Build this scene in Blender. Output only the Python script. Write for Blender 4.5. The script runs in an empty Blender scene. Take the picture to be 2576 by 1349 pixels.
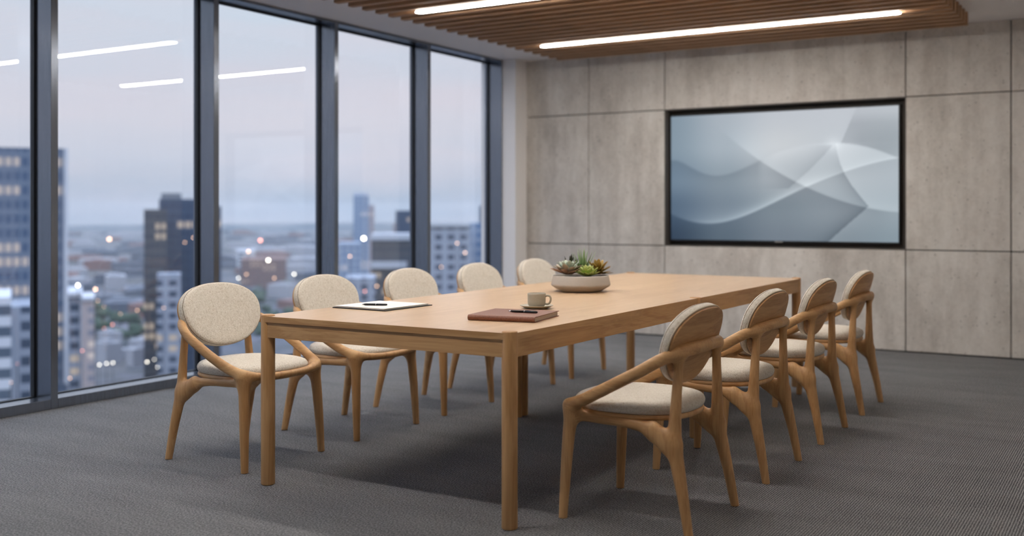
import bpy, bmesh, math, random
import numpy as np
from mathutils import Vector, Matrix
random.seed(7)
sc = bpy.context.scene
COL = sc.collection
PI = math.pi

# ------------------------------------------------------------------ helpers
def tag(o, label=None, cat=None, group=None, kind=None):
    if label: o['label'] = label
    if cat: o['category'] = cat
    if group: o['group'] = group
    if kind: o['kind'] = kind
    return o

def empty(name, loc=(0, 0, 0), rz=0.0):
    o = bpy.data.objects.new(name, None)
    o.empty_display_size = .1
    COL.objects.link(o)
    o.location = loc
    o.rotation_euler = (0, 0, rz)
    return o

def mesh_obj(name, verts, faces, mat, parent=None, smooth=False, loc=None):
    me = bpy.data.meshes.new(name)
    me.from_pydata([tuple(v) for v in verts], [], [tuple(f) for f in faces])
    me.update()
    if mat: me.materials.append(mat)
    if smooth: me.shade_smooth()
    o = bpy.data.objects.new(name, me)
    COL.objects.link(o)
    if parent: o.parent = parent
    if loc: o.location = loc
    return o

def bm_obj(name, bm, mat, parent=None, smooth=False, loc=None):
    me = bpy.data.meshes.new(name)
    bmesh.ops.recalc_face_normals(bm, faces=bm.faces)
    bm.to_mesh(me); bm.free()
    if mat: me.materials.append(mat)
    if smooth: me.shade_smooth()
    o = bpy.data.objects.new(name, me)
    COL.objects.link(o)
    if parent: o.parent = parent
    if loc: o.location = loc
    return o

def add_box(bm, x0, x1, y0, y1, z0, z1, bevel=0.0, seg=2):
    m = Matrix.Translation(((x0+x1)/2, (y0+y1)/2, (z0+z1)/2)) @ Matrix.Diagonal((x1-x0, y1-y0, z1-z0, 1))
    r = bmesh.ops.create_cube(bm, size=1.0, matrix=m)
    if bevel > 0:
        es = list({e for v in r['verts'] for e in v.link_edges})
        bmesh.ops.bevel(bm, geom=es, offset=bevel, segments=seg, profile=.5, affect='EDGES')

def box_obj(name, x0, x1, y0, y1, z0, z1, mat, parent=None, bevel=0.0, loc=None):
    bm = bmesh.new(); add_box(bm, x0, x1, y0, y1, z0, z1, bevel)
    return bm_obj(name, bm, mat, parent, False, loc)

def lathe(bm, prof, n=64, cx=0, cy=0, cz=0):
    """prof: list of (r, z); closed at r=0 ends."""
    rings = []
    for r, z in prof:
        if r < 1e-6:
            rings.append([bm.verts.new((cx, cy, cz+z))])
        else:
            rings.append([bm.verts.new((cx+r*math.cos(2*PI*i/n), cy+r*math.sin(2*PI*i/n), cz+z)) for i in range(n)])
    for a, b in zip(rings[:-1], rings[1:]):
        for i in range(n):
            j = (i+1) % n
            if len(a) == 1 and len(b) == 1: continue
            if len(a) == 1: bm.faces.new((a[0], b[j], b[i]))
            elif len(b) == 1: bm.faces.new((a[i], a[j], b[0]))
            else: bm.faces.new((a[i], a[j], b[j], b[i]))

def tube(bm, pts, rad, n=12, closed=False):
    """sweep a circle of radius rad (number or list) along pts"""
    P = [Vector(p) for p in pts]; N = len(P)
    rads = rad if isinstance(rad, (list, tuple)) else [rad]*N
    rings = []; up = Vector((0, 0, 1))
    prev = None
    for i in range(N):
        if closed: t = P[(i+1) % N]-P[i-1]
        else: t = P[min(i+1, N-1)]-P[max(i-1, 0)]
        t.normalize()
        if prev is None:
            a = t.cross(up)
            if a.length < 1e-3: a = t.cross(Vector((1, 0, 0)))
        else:
            a = prev - t*prev.dot(t)
        a.normalize(); b = t.cross(a); prev = a
        rings.append([bm.verts.new(P[i]+(a*math.cos(2*PI*k/n)+b*math.sin(2*PI*k/n))*rads[i]) for k in range(n)])
    M = N if closed else N-1
    for i in range(M):
        A, B = rings[i], rings[(i+1) % N]
        for k in range(n):
            l = (k+1) % n
            bm.faces.new((A[k], A[l], B[l], B[k]))
    if not closed:
        bm.faces.new(rings[0][::-1]); bm.faces.new(rings[-1])

def spline(pts, n):
    """Catmull-Rom through pts (tuples of any length), n samples per span"""
    A = np.array(pts, float); out = []
    for i in range(len(A)-1):
        p0 = A[i-1] if i else 2*A[0]-A[1]
        p1, p2 = A[i], A[i+1]
        p3 = A[i+2] if i+2 < len(A) else 2*A[-1]-A[-2]
        for k in range(n):
            t = k/n
            out.append(.5*((2*p1)+(-p0+p2)*t+(2*p0-5*p1+4*p2-p3)*t*t+(-p0+3*p1-3*p2+p3)*t**3))
    out.append(A[-1])
    return np.array(out)

def lin(r, g, b):
    f = lambda c: (c/255/12.92) if c/255 <= .04045 else ((c/255+.055)/1.055)**2.4
    return (f(r), f(g), f(b), 1)

# ------------------------------------------------------------------ node helper
class NT:
    def __init__(self, name):
        self.m = bpy.data.materials.new(name); self.m.use_nodes = True
        self.t = self.m.node_tree; self.t.nodes.clear()
        self.out = self.n('ShaderNodeOutputMaterial')
    def n(self, typ, **kw):
        nd = self.t.nodes.new(typ)
        for k, v in kw.items(): setattr(nd, k, v)
        return nd
    def set(self, sock, v):
        if isinstance(v, bpy.types.NodeSocket): self.t.links.new(v, sock)
        elif v is not None: sock.default_value = v
    def math(self, op, a, b=None, c=None, clamp=False):
        nd = self.n('ShaderNodeMath', operation=op); nd.use_clamp = clamp
        self.set(nd.inputs[0], a)
        if b is not None: self.set(nd.inputs[1], b)
        if c is not None: self.set(nd.inputs[2], c)
        return nd.outputs[0]
    def coord(self, kind='Object'):
        return self.n('ShaderNodeTexCoord').outputs[kind]
    def mapping(self, v, scale=(1, 1, 1), loc=(0, 0, 0), rot=(0, 0, 0)):
        nd = self.n('ShaderNodeMapping'); self.set(nd.inputs['Vector'], v)
        nd.inputs['Scale'].default_value = scale; nd.inputs['Location'].default_value = loc
        nd.inputs['Rotation'].default_value = rot
        return nd.outputs[0]
    def noise(self, v, scale, detail=4, rough=.55, dist=0.0, out=0):
        nd = self.n('ShaderNodeTexNoise'); self.set(nd.inputs['Vector'], v)
        nd.inputs['Scale'].default_value = scale; nd.inputs['Detail'].default_value = detail
        nd.inputs['Roughness'].default_value = rough; nd.inputs['Distortion'].default_value = dist
        return nd.outputs[out]
    def ramp(self, f, stops):
        nd = self.n('ShaderNodeValToRGB'); self.set(nd.inputs[0], f)
        el = nd.color_ramp.elements
        while len(el) < len(stops): el.new(.5)
        for e, (p, c) in zip(el, stops):
            e.position = p; e.color = c if len(c) == 4 else (*c, 1)
        return nd.outputs[0]
    def mix(self, f, a, b, blend='MIX'):
        nd = self.n('ShaderNodeMix', data_type='RGBA', blend_type=blend)
        self.set(nd.inputs[0], f); self.set(nd.inputs[6], a); self.set(nd.inputs[7], b)
        return nd.outputs[2]
    def sep(self, v):
        nd = self.n('ShaderNodeSeparateXYZ'); self.set(nd.inputs[0], v); return nd.outputs
    def comb(self, x, y, z):
        nd = self.n('ShaderNodeCombineXYZ')
        for i, s in enumerate((x, y, z)): self.set(nd.inputs[i], s)
        return nd.outputs[0]
    def bump(self, h, strength=.2, dist=.01):
        nd = self.n('ShaderNodeBump'); self.set(nd.inputs['Height'], h)
        nd.inputs['Strength'].default_value = strength; nd.inputs['Distance'].default_value = dist
        return nd.outputs[0]
    def bsdf(self, color, rough=.5, metal=0.0, normal=None, spec=.5, emit=None, estr=None, sheen=0.0):
        nd = self.n('ShaderNodeBsdfPrincipled')
        self.set(nd.inputs['Base Color'], color); self.set(nd.inputs['Roughness'], rough)
        nd.inputs['Metallic'].default_value = metal
        nd.inputs['Specular IOR Level'].default_value = spec
        nd.inputs['Sheen Weight'].default_value = sheen
        if normal is not None: self.set(nd.inputs['Normal'], normal)
        if emit is not None: self.set(nd.inputs['Emission Color'], emit)
        if estr is not None: self.set(nd.inputs['Emission Strength'], estr)
        self.t.links.new(nd.outputs[0], self.out.inputs[0])
        return nd

def plain(name, color, rough=.5, metal=0.0, spec=.5):
    N = NT(name); N.bsdf(color, rough, metal, None, spec); return N.m

def emissive(name, color, strength):
    N = NT(name); e = N.n('ShaderNodeEmission'); e.inputs[0].default_value = color
    e.inputs[1].default_value = strength; N.t.links.new(e.outputs[0], N.out.inputs[0]); return N.m

# ------------------------------------------------------------------ materials
def oak(name, axis, dark, light, rough=.45, grain=1.0, seed=0.0):
    N = NT(name)
    c = N.coord()
    s1 = [9.0, 9.0, 9.0]; s1['xyz'.index(axis)] = .9
    s2 = [160.0, 160.0, 160.0]; s2['xyz'.index(axis)] = 5.0
    a = N.noise(N.mapping(c, tuple(v*grain for v in s1), (seed, seed*.7, seed*.3)), 1.0, 5, .6, .9)
    b = N.noise(N.mapping(c, tuple(s2), (seed, 0, 0)), 1.0, 3, .6)
    # cathedral rings
    w = N.math('SINE', N.math('MULTIPLY', a, 42.0))
    w = N.math('MULTIPLY_ADD', w, .5, .5)
    f = N.math('ADD', N.math('MULTIPLY', a, .62), N.math('MULTIPLY', b, .28))
    f = N.math('ADD', f, N.math('MULTIPLY', w, .10))
    col = N.ramp(f, [(.30, dark), (.62, light)])
    nb = N.bump(b, .12, .0008)
    N.bsdf(col, rough, 0, nb, .4)
    return N.m

OAK_D, OAK_L = lin(168, 123, 76), lin(208, 166, 116)
M_oak_x = oak('oak_grain_x', 'x', OAK_D, OAK_L)
M_oak_y = oak('oak_grain_y', 'y', OAK_D, OAK_L, seed=3.1)
M_oak_z = oak('oak_grain_z', 'z', OAK_D, OAK_L, seed=5.7)
M_top = oak('oak_tabletop', 'y', lin(194, 160, 124), lin(212, 181, 146), rough=.30, seed=1.3)
M_shell = oak('oak_shell', 'y', lin(160, 118, 74), lin(204, 162, 114), seed=8.2)
M_slat = oak('slat_wood', 'x', lin(146, 114, 84), lin(180, 144, 110), rough=.6, seed=2.2)

def fabric():
    N = NT('boucle_fabric'); c = N.coord()
    a = N.noise(c, 240, 3, .6); b = N.noise(c, 110, 2, .6, 1.2)
    f = N.math('ADD', N.math('MULTIPLY', a, .5), N.math('MULTIPLY', b, .5))
    col = N.ramp(f, [(.32, lin(180, 167, 146)), (.5, lin(217, 208, 193)), (.68, lin(233, 227, 216))])
    N.bsdf(col, .95, 0, N.bump(f, .8, .004), .15, sheen=.25)
    return N.m
M_fab = fabric()
M_pipe = plain('piping_fabric', lin(206, 194, 172), .95)
M_seam = plain('seam_thread', lin(120, 104, 84), .95)

def carpet():
    N = NT('ribbed_carpet'); c = N.coord(); x, y, z = N.sep(c)
    wob = N.noise(N.mapping(c, (60, 60, 60)), 1.0, 3, .6)
    ph = N.math('ADD', N.math('MULTIPLY', x, 2*PI/.0105), N.math('MULTIPLY', wob, 3.6))
    rib = N.math('MULTIPLY_ADD', N.math('SINE', ph), .5, .5)
    tuft = N.noise(N.mapping(c, (150, 105, 100)), 1.0, 3, .7)
    tuft = N.math('MULTIPLY_ADD', N.math('SUBTRACT', tuft, .5), 2.2, .5, True)
    big = N.noise(N.mapping(c, (1.3, 5.0, 1)), 1.0, 3, .55)
    f = N.math('ADD', N.math('MULTIPLY', rib, .34), N.math('MULTIPLY', tuft, .50))
    f = N.math('ADD', f, N.math('MULTIPLY', big, .16))
    col = N.ramp(f, [(.26, lin(66, 67, 71)), (.52, lin(130, 130, 132)), (.78, lin(182, 181, 181))])
    N.bsdf(col, .95, 0, N.bump(f, 1.0, .009), .1)
    return N.m
M_carpet = carpet()

def concrete():
    N = NT('fair_faced_concrete'); c = N.coord()
    a = N.noise(N.mapping(c, (1.1, 1.1, .55)), 1.5, 6, .6, .3)
    st = N.noise(N.mapping(c, (7, 7, .7)), 1.0, 4, .6)
    fi = N.noise(c, 42, 5, .7)
    mo = N.noise(N.mapping(c, (1, 1, .6)), 9.0, 5, .65, .4)
    f = N.math('ADD', N.math('MULTIPLY', a, .38), N.math('MULTIPLY', st, .24))
    f = N.math('ADD', f, N.math('MULTIPLY', mo, .22))
    f = N.math('ADD', f, N.math('MULTIPLY', fi, .16))
    col = N.ramp(f, [(.37, lin(168, 161, 153)), (.52, lin(206, 200, 192)), (.65, lin(226, 221, 214))])
    def pores(sc, thr, soft, seedv):
        vo = N.n('ShaderNodeTexVoronoi'); vo.inputs['Scale'].default_value = sc
        wv = N.noise(c, 30, 2, .5, 0, 1)
        ad = N.n('ShaderNodeVectorMath', operation='MULTIPLY_ADD'); N.set(ad.inputs[0], wv); ad.inputs[1].default_value = (.02, .02, .02); N.set(ad.inputs[2], N.mapping(c, (1, 1, .85), seedv))
        N.set(vo.inputs['Vector'], ad.outputs[0])
        cell = N.n('ShaderNodeSeparateColor'); N.t.links.new(vo.outputs['Color'], cell.inputs[0])
        keep = N.math('GREATER_THAN', cell.outputs[0], thr)
        size = N.math('MULTIPLY_ADD', cell.outputs[1], .16, .06)
        return N.math('MULTIPLY', keep, N.math('DIVIDE', N.math('SUBTRACT', size, vo.outputs['Distance']), soft, None, True))
    p1 = pores(34, .62, .12, (3, 0, 1)); p2 = pores(15, .72, .06, (9, 2, 5))
    p = N.math('MAXIMUM', N.math('MULTIPLY', p1, .75), N.math('MULTIPLY', p2, .6))
    col = N.mix(p, col, lin(112, 106, 102))
    h = N.math('SUBTRACT', N.math('MULTIPLY', fi, .4), p)
    N.bsdf(col, .75, 0, N.bump(h, .25, .004), .3)
    return N.m
M_conc = concrete()

def paint(name, col, rough=.8):
    N = NT(name); c = N.coord(); a = N.noise(c, 90, 4, .6)
    N.bsdf(col, rough, 0, N.bump(a, .05, .002), .3); return N.m
M_white = paint('white_plaster', lin(238, 234, 231))
M_ceil = paint('ceiling_paint', lin(240, 235, 232))
M_side = paint('warm_white_wall', lin(238, 233, 226))

def metal_frame():
    N = NT('anodised_frame'); c = N.coord(); a = N.noise(N.mapping(c, (200, 200, 3)), 1.0, 3, .6)
    col = N.ramp(a, [(.3, lin(112, 118, 128)), (.7, lin(126, 132, 142))])
    N.bsdf(col, .20, .72, None, .6); return N.m
M_frame = metal_frame()
M_gasket = plain('rubber_gasket', lin(14, 17, 24), .55)
M_black = plain('black_plastic', lin(18, 18, 20), .35)
M_niche = plain('niche_lining', lin(92, 86, 80), .6)
M_joint = plain('shadow_gap', lin(40, 37, 35), .9)

def glass():
    N = NT('window_glass')
    lw = N.n('ShaderNodeLayerWeight'); lw.inputs['Blend'].default_value = .5
    f5 = N.math('POWER', lw.outputs['Facing'], 5.0)
    R = N.math('MULTIPLY_ADD', f5, .94, .045)
    tr = N.n('ShaderNodeBsdfTransparent'); tr.inputs[0].default_value = (.965, .975, .985, 1)
    gl = N.n('ShaderNodeBsdfGlossy'); gl.inputs['Roughness'].default_value = 0.0
    gl.inputs['Color'].default_value = (1, 1, 1, 1)
    mx = N.n('ShaderNodeMixShader'); N.t.links.new(R, mx.inputs[0])
    N.t.links.new(tr.outputs[0], mx.inputs[1]); N.t.links.new(gl.outputs[0], mx.inputs[2])
    N.t.links.new(mx.outputs[0], N.out.inputs[0])
    return N.m
M_glass = glass()

LAMP_L = 54.5
M_lamp = emissive('led_diffuser', (1.0, .955, .91, 1), LAMP_L)
M_alu = plain('white_housing', lin(225, 225, 222), .5)

# ------------------------------------------------------------------ calibrated room numbers (metres)
CAMH = 1.2113; YAW = math.radians(31.2737); FPX = 2633.79; VH = 533.48
XF, XG, YB, CEIL = -5.743, -5.905, 9.488, 2.795
XR, YN = .80, -2.2                      # right wall and rear wall, out of the picture
JU, JL = 2.205, .884                     # horizontal joints of the concrete wall
JA, JB, JC, JD, JE = -4.852, -4.023, -1.788, -.962, -.136

def ray(u, v, d):
    r = (u-1288)/FPX*d
    return Vector((-math.sin(YAW)*d+math.cos(YAW)*r, math.cos(YAW)*d+math.sin(YAW)*r, CAMH-(v-VH)/FPX*d))

# ------------------------------------------------------------------ room shell
f = box_obj('floor', XG-.1, XR+.2, YN-.2, YB+.3, -.2, 0, M_carpet); tag(f, 'dark grey ribbed carpet covering the meeting room floor', kind='structure')
c = box_obj('ceiling', XG-.1, XR+.2, YN-.2, YB+.3, CEIL, CEIL+.2, M_ceil); tag(c, 'plain white painted ceiling around the wooden slats', kind='structure')
w = box_obj('wall_right', XR, XR+.15, YN, YB+.3, 0, CEIL, M_side); tag(w, kind='structure')
w = box_obj('wall_rear', XG-.1, XR, YN-.15, YN, 0, CEIL, paint('grey_wall', lin(150, 145, 140))); tag(w, kind='structure')
# concrete wall: bevelled panels with open joints in front of a dark backing
bm = bmesh.new()
xs = [-5.60, JA, JB, JC, JD, JE, XR]; zs = [.012, JL, JU, CEIL]
g = .0045
for i in range(len(xs)-1):
    for j in range(3):
        if i == 2 and j == 1: continue
        x0 = xs[i] if i == 0 else xs[i]+g
        x1 = xs[i+1] if i == len(xs)-2 else xs[i+1]-g
        add_box(bm, x0, x1, YB, YB+.04, zs[j]+(g if j else 0), zs[j+1]-(g if j < 2 else 0), .0018, 1)
w = bm_obj('wall_back', bm, M_conc)
tag(w, 'grey concrete panel wall with dark joints and a screen niche', kind='structure')
bm = bmesh.new()
for x0, x1, z0, z1 in ((-5.6, JB, 0, CEIL), (JC, XR, 0, CEIL), (JB, JC, 0, JL), (JB, JC, JU, CEIL)):
    add_box(bm, x0, x1, YB+.04, YB+.22, z0, z1)
bm_obj('backing', bm, M_joint, w)
bm = bmesh.new()
add_box(bm, JB, JC, YB+.18, YB+.22, JL, JU)                                   # niche back
add_box(bm, JB-.004, JB+.004, YB+.006, YB+.18, JL-.004, JU+.004); add_box(bm, JC-.004, JC+.004, YB+.006, YB+.18, JL-.004, JU+.004)
add_box(bm, JB, JC, YB+.006, YB+.18, JU-.004, JU+.004); add_box(bm, JB, JC, YB+.006, YB+.18, JL-.004, JL+.004)
bm_obj('niche', bm, M_niche, w)
b = box_obj('baseboard_back', -5.58, XR, YB+.012, YB+.03, 0, .012, M_joint); tag(b, kind='structure')
w = box_obj('wall_corner', XG-.1, -5.584, 9.262, YB+.2, 0, CEIL, M_white)
tag(w, 'white plaster column between the last window and concrete wall', kind='structure')
w = box_obj('trim_ceiling', XG-.1, XG+.02, YN, 9.27, CEIL-.001, CEIL+.05, M_frame); tag(w, kind='structure')

# windows: each bay = sill + header, mullion at its near end, gasket and pane
MUL = [4.016+1.3083*(k-1) for k in range(-3, 6)]
MW = .049
for k in range(len(MUL)-1):
    y0, y1 = MUL[k], MUL[k+1]
    bm = bmesh.new()
    add_box(bm, XG-.05, XF, y0+MW, y1, 0, .062, .002, 1)
    add_box(bm, XG-.05, XF, y0+MW, y1, CEIL-.022, CEIL-.0005, .002, 1)
    wn = bm_obj('window_%d' % (k+1), bm, M_frame)
    tag(wn, kind='structure')
    box_obj('mullion', XG-.05, XF, y0, y0+MW, 0, CEIL-.0005, M_frame, wn, .002)
    if k == len(MUL)-2: box_obj('mullion', XG-.05, XF, y1, y1+MW, 0, CEIL-.0005, M_frame, wn, .002)
    bm = bmesh.new(); gw = .014
    add_box(bm, XG-.02, XG+.012, y0+MW, y0+MW+gw*.6, .062, CEIL-.022); add_box(bm, XG-.02, XG+.012, y1-gw, y1, .062, CEIL-.022)
    add_box(bm, XG-.02, XG+.012, y0+MW+gw*.6, y1-gw, .062, .062+.006); add_box(bm, XG-.02, XG+.012, y0+MW+gw*.6, y1-gw, CEIL-.034, CEIL-.022)
    bm_obj('gasket', bm, M_gasket, wn)
    box_obj('pane', XG-.010, XG-.002, y0+MW+gw*.5, y1-gw*.9, .064, CEIL-.032, M_glass, wn)

# ------------------------------------------------------------------ slatted ceiling + linear lamps
SZ = 2.690; SX0, SX1 = -4.92, -1.218
LY = [8.10, 6.24, 4.38, 2.52]; LW = .072
sl = empty('slatted_ceiling', ((SX0+SX1)/2, 4.8, CEIL))
tag(sl, 'suspended panel of long brown wooden slats under the white ceiling', 'slat ceiling')
ys = [8.9525-.155*i for i in range(46)]
first = None
L = SX1-SX0
for y in ys:
    segs = [(SX0, SX1)]
    if first is None:
        bm = bmesh.new(); add_box(bm, -L/2, L/2, -.026, .026, SZ-CEIL, -.001, .002, 1)
        first = bm_obj('slat', bm, M_slat, sl)
        o = first
    else:
        o = first.copy(); COL.objects.link(o); o.parent = sl
    o.location = (0, y-4.8, 0)
lamp_txt = ['white glowing linear lamp set in the slats nearest the concrete wall',
            'white glowing linear lamp running off the top edge, second from the concrete wall',
            'linear lamp above the near end of the table', 'linear lamp above the carpet before the table',
            'linear lamp in the slats above the viewer']
for y, txt in zip(LY, lamp_txt):
    x0, x1 = -4.615, -1.56
    t = empty('linear_lamp', ((x0+x1)/2, y, SZ)); tag(t, txt, 'ceiling lamp', 'linear lamps in the slatted ceiling')
    box_obj('housing', x0-(x0+x1)/2+.02, x1-(x0+x1)/2-.02, -.03, .03, -.004, CEIL-SZ, M_alu, t)
    bm = bmesh.new(); hl = (x1-x0)/2; r = LW/2; n = 10
    ring = [(hl-r+r*math.cos(a), r*math.sin(a)) for a in np.linspace(-PI/2, PI/2, n)]
    ring += [(-hl+r+r*math.cos(a), r*math.sin(a)) for a in np.linspace(PI/2, 3*PI/2, n)]
    lo = [bm.verts.new((p[0], p[1], -.010)) for p in ring]; hi = [bm.verts.new((p[0], p[1], -.004)) for p in ring]
    bm.faces.new(lo[::-1]); bm.faces.new(hi)
    for i in range(len(ring)):
        j = (i+1) % len(ring); bm.faces.new((lo[i], lo[j], hi[j], hi[i]))
    bm_obj('diffuser', bm, M_lamp, t)

t = empty('added_fill_lamp', (.12, 3.7, CEIL)); tag(t, 'unseen fill lamp added in the white ceiling over the right aisle', 'ceiling lamp')  # fill lamp added out of view to brighten the right-hand chairs
bm = bmesh.new()
for x0, x1, y0, y1 in ((-.055, -.04, -1.9, 1.9), (.04, .055, -1.9, 1.9), (-.04, .04, -1.9, -1.885), (-.04, .04, 1.885, 1.9)): add_box(bm, x0, x1, y0, y1, -.008, -.0002)
bm_obj('trim', bm, M_alu, t)
box_obj('diffuser', -.04, .04, -1.885, 1.885, -.005, -.0004, emissive('added_fill_diffuser', (1.0, .87, .72, 1), 7.5), t)

# ------------------------------------------------------------------ wall screen
def screen_colors(nx, ny):
    X, T = np.meshgrid(np.linspace(0, 1, nx), np.linspace(0, 1, ny))
    def curve(pts, deg):
        a = np.array(pts); return np.polyval(np.polyfit(a[:, 0], a[:, 1], deg), X)
    def bil(tab):
        tab = np.array(tab, float); H, W = tab.shape[:2]
        fx = X*(W-1); fy = T*(H-1); i = np.clip(fx.astype(int), 0, W-2); j = np.clip(fy.astype(int), 0, H-2)
        ax = (fx-i)[..., None]; ay = (fy-j)[..., None]
        ax = ax*ax*(3-2*ax); ay = ay*ay*(3-2*ay)
        return (tab[j, i]*(1-ax)+tab[j, i+1]*ax)*(1-ay)+(tab[j+1, i]*(1-ax)+tab[j+1, i+1]*ax)*ay
    base = bil([[(126, 144, 158), (160, 170, 180), (180, 186, 194), (182, 188, 196), (180, 187, 194)],
                [(128, 146, 160), (160, 172, 182), (188, 193, 198), (182, 189, 196), (160, 170, 177)],
                [(112, 132, 150), (138, 152, 163), (158, 166, 173), (166, 175, 182), (166, 176, 184)],
                [(76, 96, 117), (110, 125, 139), (124, 137, 147), (140, 151, 160), (150, 163, 172)],
                [(48, 66, 86), (88, 104, 118), (112, 124, 136), (122, 135, 145), (132, 148, 158)]])
    B = np.zeros_like(X)
    def side(c, w, amp, below=False, mask=None):
        s = (T-c) if below else (c-T)
        v = amp*np.exp(-np.clip(s, 0, None)/w)*(1/(1+np.exp(-s/.004)))
        return v if mask is None else v*mask
    sm = lambda a, b: np.clip((X-a)/(b-a), 0, 1)**2*(3-2*np.clip((X-a)/(b-a), 0, 1))
    c1 = curve([(.16, 0), (.22, .09), (.33, .26), (.42, .38), (.6, .56), (.75, .68), (.88, .745), (1, .775)], 4)
    B += side(c1, .16, 22, mask=sm(.2, .42)) - side(c1, .10, 20, True, sm(.35, .55)*(1-sm(.9, 1)*.6))
    c3 = curve([(0, .795), (.1, .855), (.18, .866), (.27, .848), (.4, .765), (.52, .665), (.62, .585), (.75, .49), (.87, .425), (1, .38)], 6)
    B += 14*np.exp(-((T-c1)/.006)**2)*sm(.25, .5)*(1-.4*sm(.9, 1))
    B += side(c3, .035, 48, mask=sm(0, .2)*(1-.78*sm(.52, .72))) + side(c3, .22, 12) - side(c3, .12, 10, True)
    B += 20*np.exp(-((T-c3)/.006)**2)*sm(.1, .35)
    c2 = curve([(0, .36), (.1, .42), (.2, .49), (.28, .47), (.36, .42), (.43, .37), (.55, .29), (.66, .262), (.75, .26), (.85, .285), (.95, .345), (1, .385)], 7)
    B -= side(c2, .12, 22, True, 1-sm(.40, .44))
    B += side(c2, .10, 9, True, sm(.42, .5))-side(c2, .14, 14, False, sm(.78, .86))
    # fan lines around the node at (.745,.27)
    yl = np.array([.26, .34, .42, .50, .58, .66, .735, .80, .87, 1.0]); xl = np.array([.745, .752, .765, .785, .812, .846, .880, .84, .795, .715])
    c4 = np.interp(T, yl, xl)
    m4 = ((T > .26)).astype(float)
    s = c4-X
    B -= 30*np.exp(-np.clip(s, 0, None)/.05)*(s > 0)*m4*np.clip((T-.26)/.25, 0, 1)
    B += 12*np.exp(-np.clip(-s, 0, None)/.10)*(s <= 0)*m4
    c5 = np.interp(T, [0, .27], [.83, .765]); s = X-c5
    B -= 24*np.exp(-np.clip(s, 0, None)/.3)*(s > 0)*(T < c2)*np.clip(T/.12, .3, 1)
    c6 = np.interp(T, [.27, .35, .45, .55, .62], [.735, .695, .64, .575, .53]); s = c6-X
    B -= 20*np.exp(-np.clip(s, 0, None)/.06)*(s > 0)*(T > .27)*(T < .6)*(T > c2)
    B += 18*np.exp(-(((X-.735)/.03)**2+((T-.27)/.05)**2))
    rgb = np.clip(base+B[..., None]*np.array([1, 1, .97]), 20, 235)/255
    return np.where(rgb <= .04045, rgb/12.92, ((rgb+.055)/1.055)**2.4)

ty = YB+.095
def on_y(u, v, y):
    k = (u-1288)/FPX; d = y/(math.cos(YAW)+math.sin(YAW)*k)
    return -math.sin(YAW)*d+math.cos(YAW)*k*d, CAMH-(v-VH)/FPX*d
(tx0, tza), (tx1, tzb), (_, tzc), (_, tzd) = on_y(1687.5, 288, ty), on_y(2262, 262.5, ty), on_y(1687.5, 606, ty), on_y(2262, 613, ty)
tz1, tz0 = (tza+tzb)/2-.016, (tzc+tzd)/2+.012; tx0 += .004; tx1 -= .004
tv = empty('wall_screen', ((tx0+tx1)/2, ty, (tz0+tz1)/2))
tag(tv, 'large flat screen with grey wave picture set into concrete wall niche', 'screen')
hw, hh = (tx1-tx0)/2, (tz1-tz0)/2
bm = bmesh.new()
add_box(bm, -hw-.014, hw+.014, .004, .06, -hh-.02, hh+.014, .004, 2)
bm_obj('housing', bm, M_black, tv)
bm = bmesh.new(); bz = .012
add_box(bm, -hw-bz, -hw, -.006, .004, -hh-.018, hh+bz, .0015, 1); add_box(bm, hw, hw+bz, -.006, .004, -hh-.018, hh+bz, .0015, 1)
add_box(bm, -hw, hw, -.006, .004, hh, hh+bz, .0015, 1); add_box(bm, -hw, hw, -.006, .004, -hh-.018, -hh, .0015, 1)
bm_obj('bezel', bm, M_black, tv)
nx, ny = 384, 216
gx = np.linspace(-hw, hw, nx); gz = np.linspace(hh, -hh, ny)
VX, VZ = np.meshgrid(gx, gz)
vs = np.stack([VX.ravel(), np.zeros(nx*ny), VZ.ravel()], 1)
idx = np.arange(nx*ny).reshape(ny, nx)
fs = np.stack([idx[:-1, :-1].ravel(), idx[1:, :-1].ravel(), idx[1:, 1:].ravel(), idx[:-1, 1:].ravel()], 1)
N = NT('screen_picture'); at = N.n('ShaderNodeAttribute', attribute_name='picture')
N.bsdf((.01, .01, .012, 1), .35, 0, None, .4, at.outputs['Color'], 1.0)
so = mesh_obj('display', vs, fs, N.m, tv)
ca = so.data.color_attributes.new('picture', 'FLOAT_COLOR', 'POINT')
cc = np.ones((nx*ny, 4), np.float32); cc[:, :3] = screen_colors(nx, ny).reshape(-1, 3)
ca.data.foreach_set('color', cc.ravel())
bm = bmesh.new()
for i, (a0, a1) in enumerate(((-.036, -.023), (-.021, -.009), (-.007, .006), (.008, .019), (.021, .036))):
    add_box(bm, a0+.005, a1+.005, -.0078, -.006, -hh-.0135, -hh-.0045)
bm_obj('maker_badge', bm, plain('badge_silver', lin(190, 188, 184), .35, .6), tv)

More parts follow.
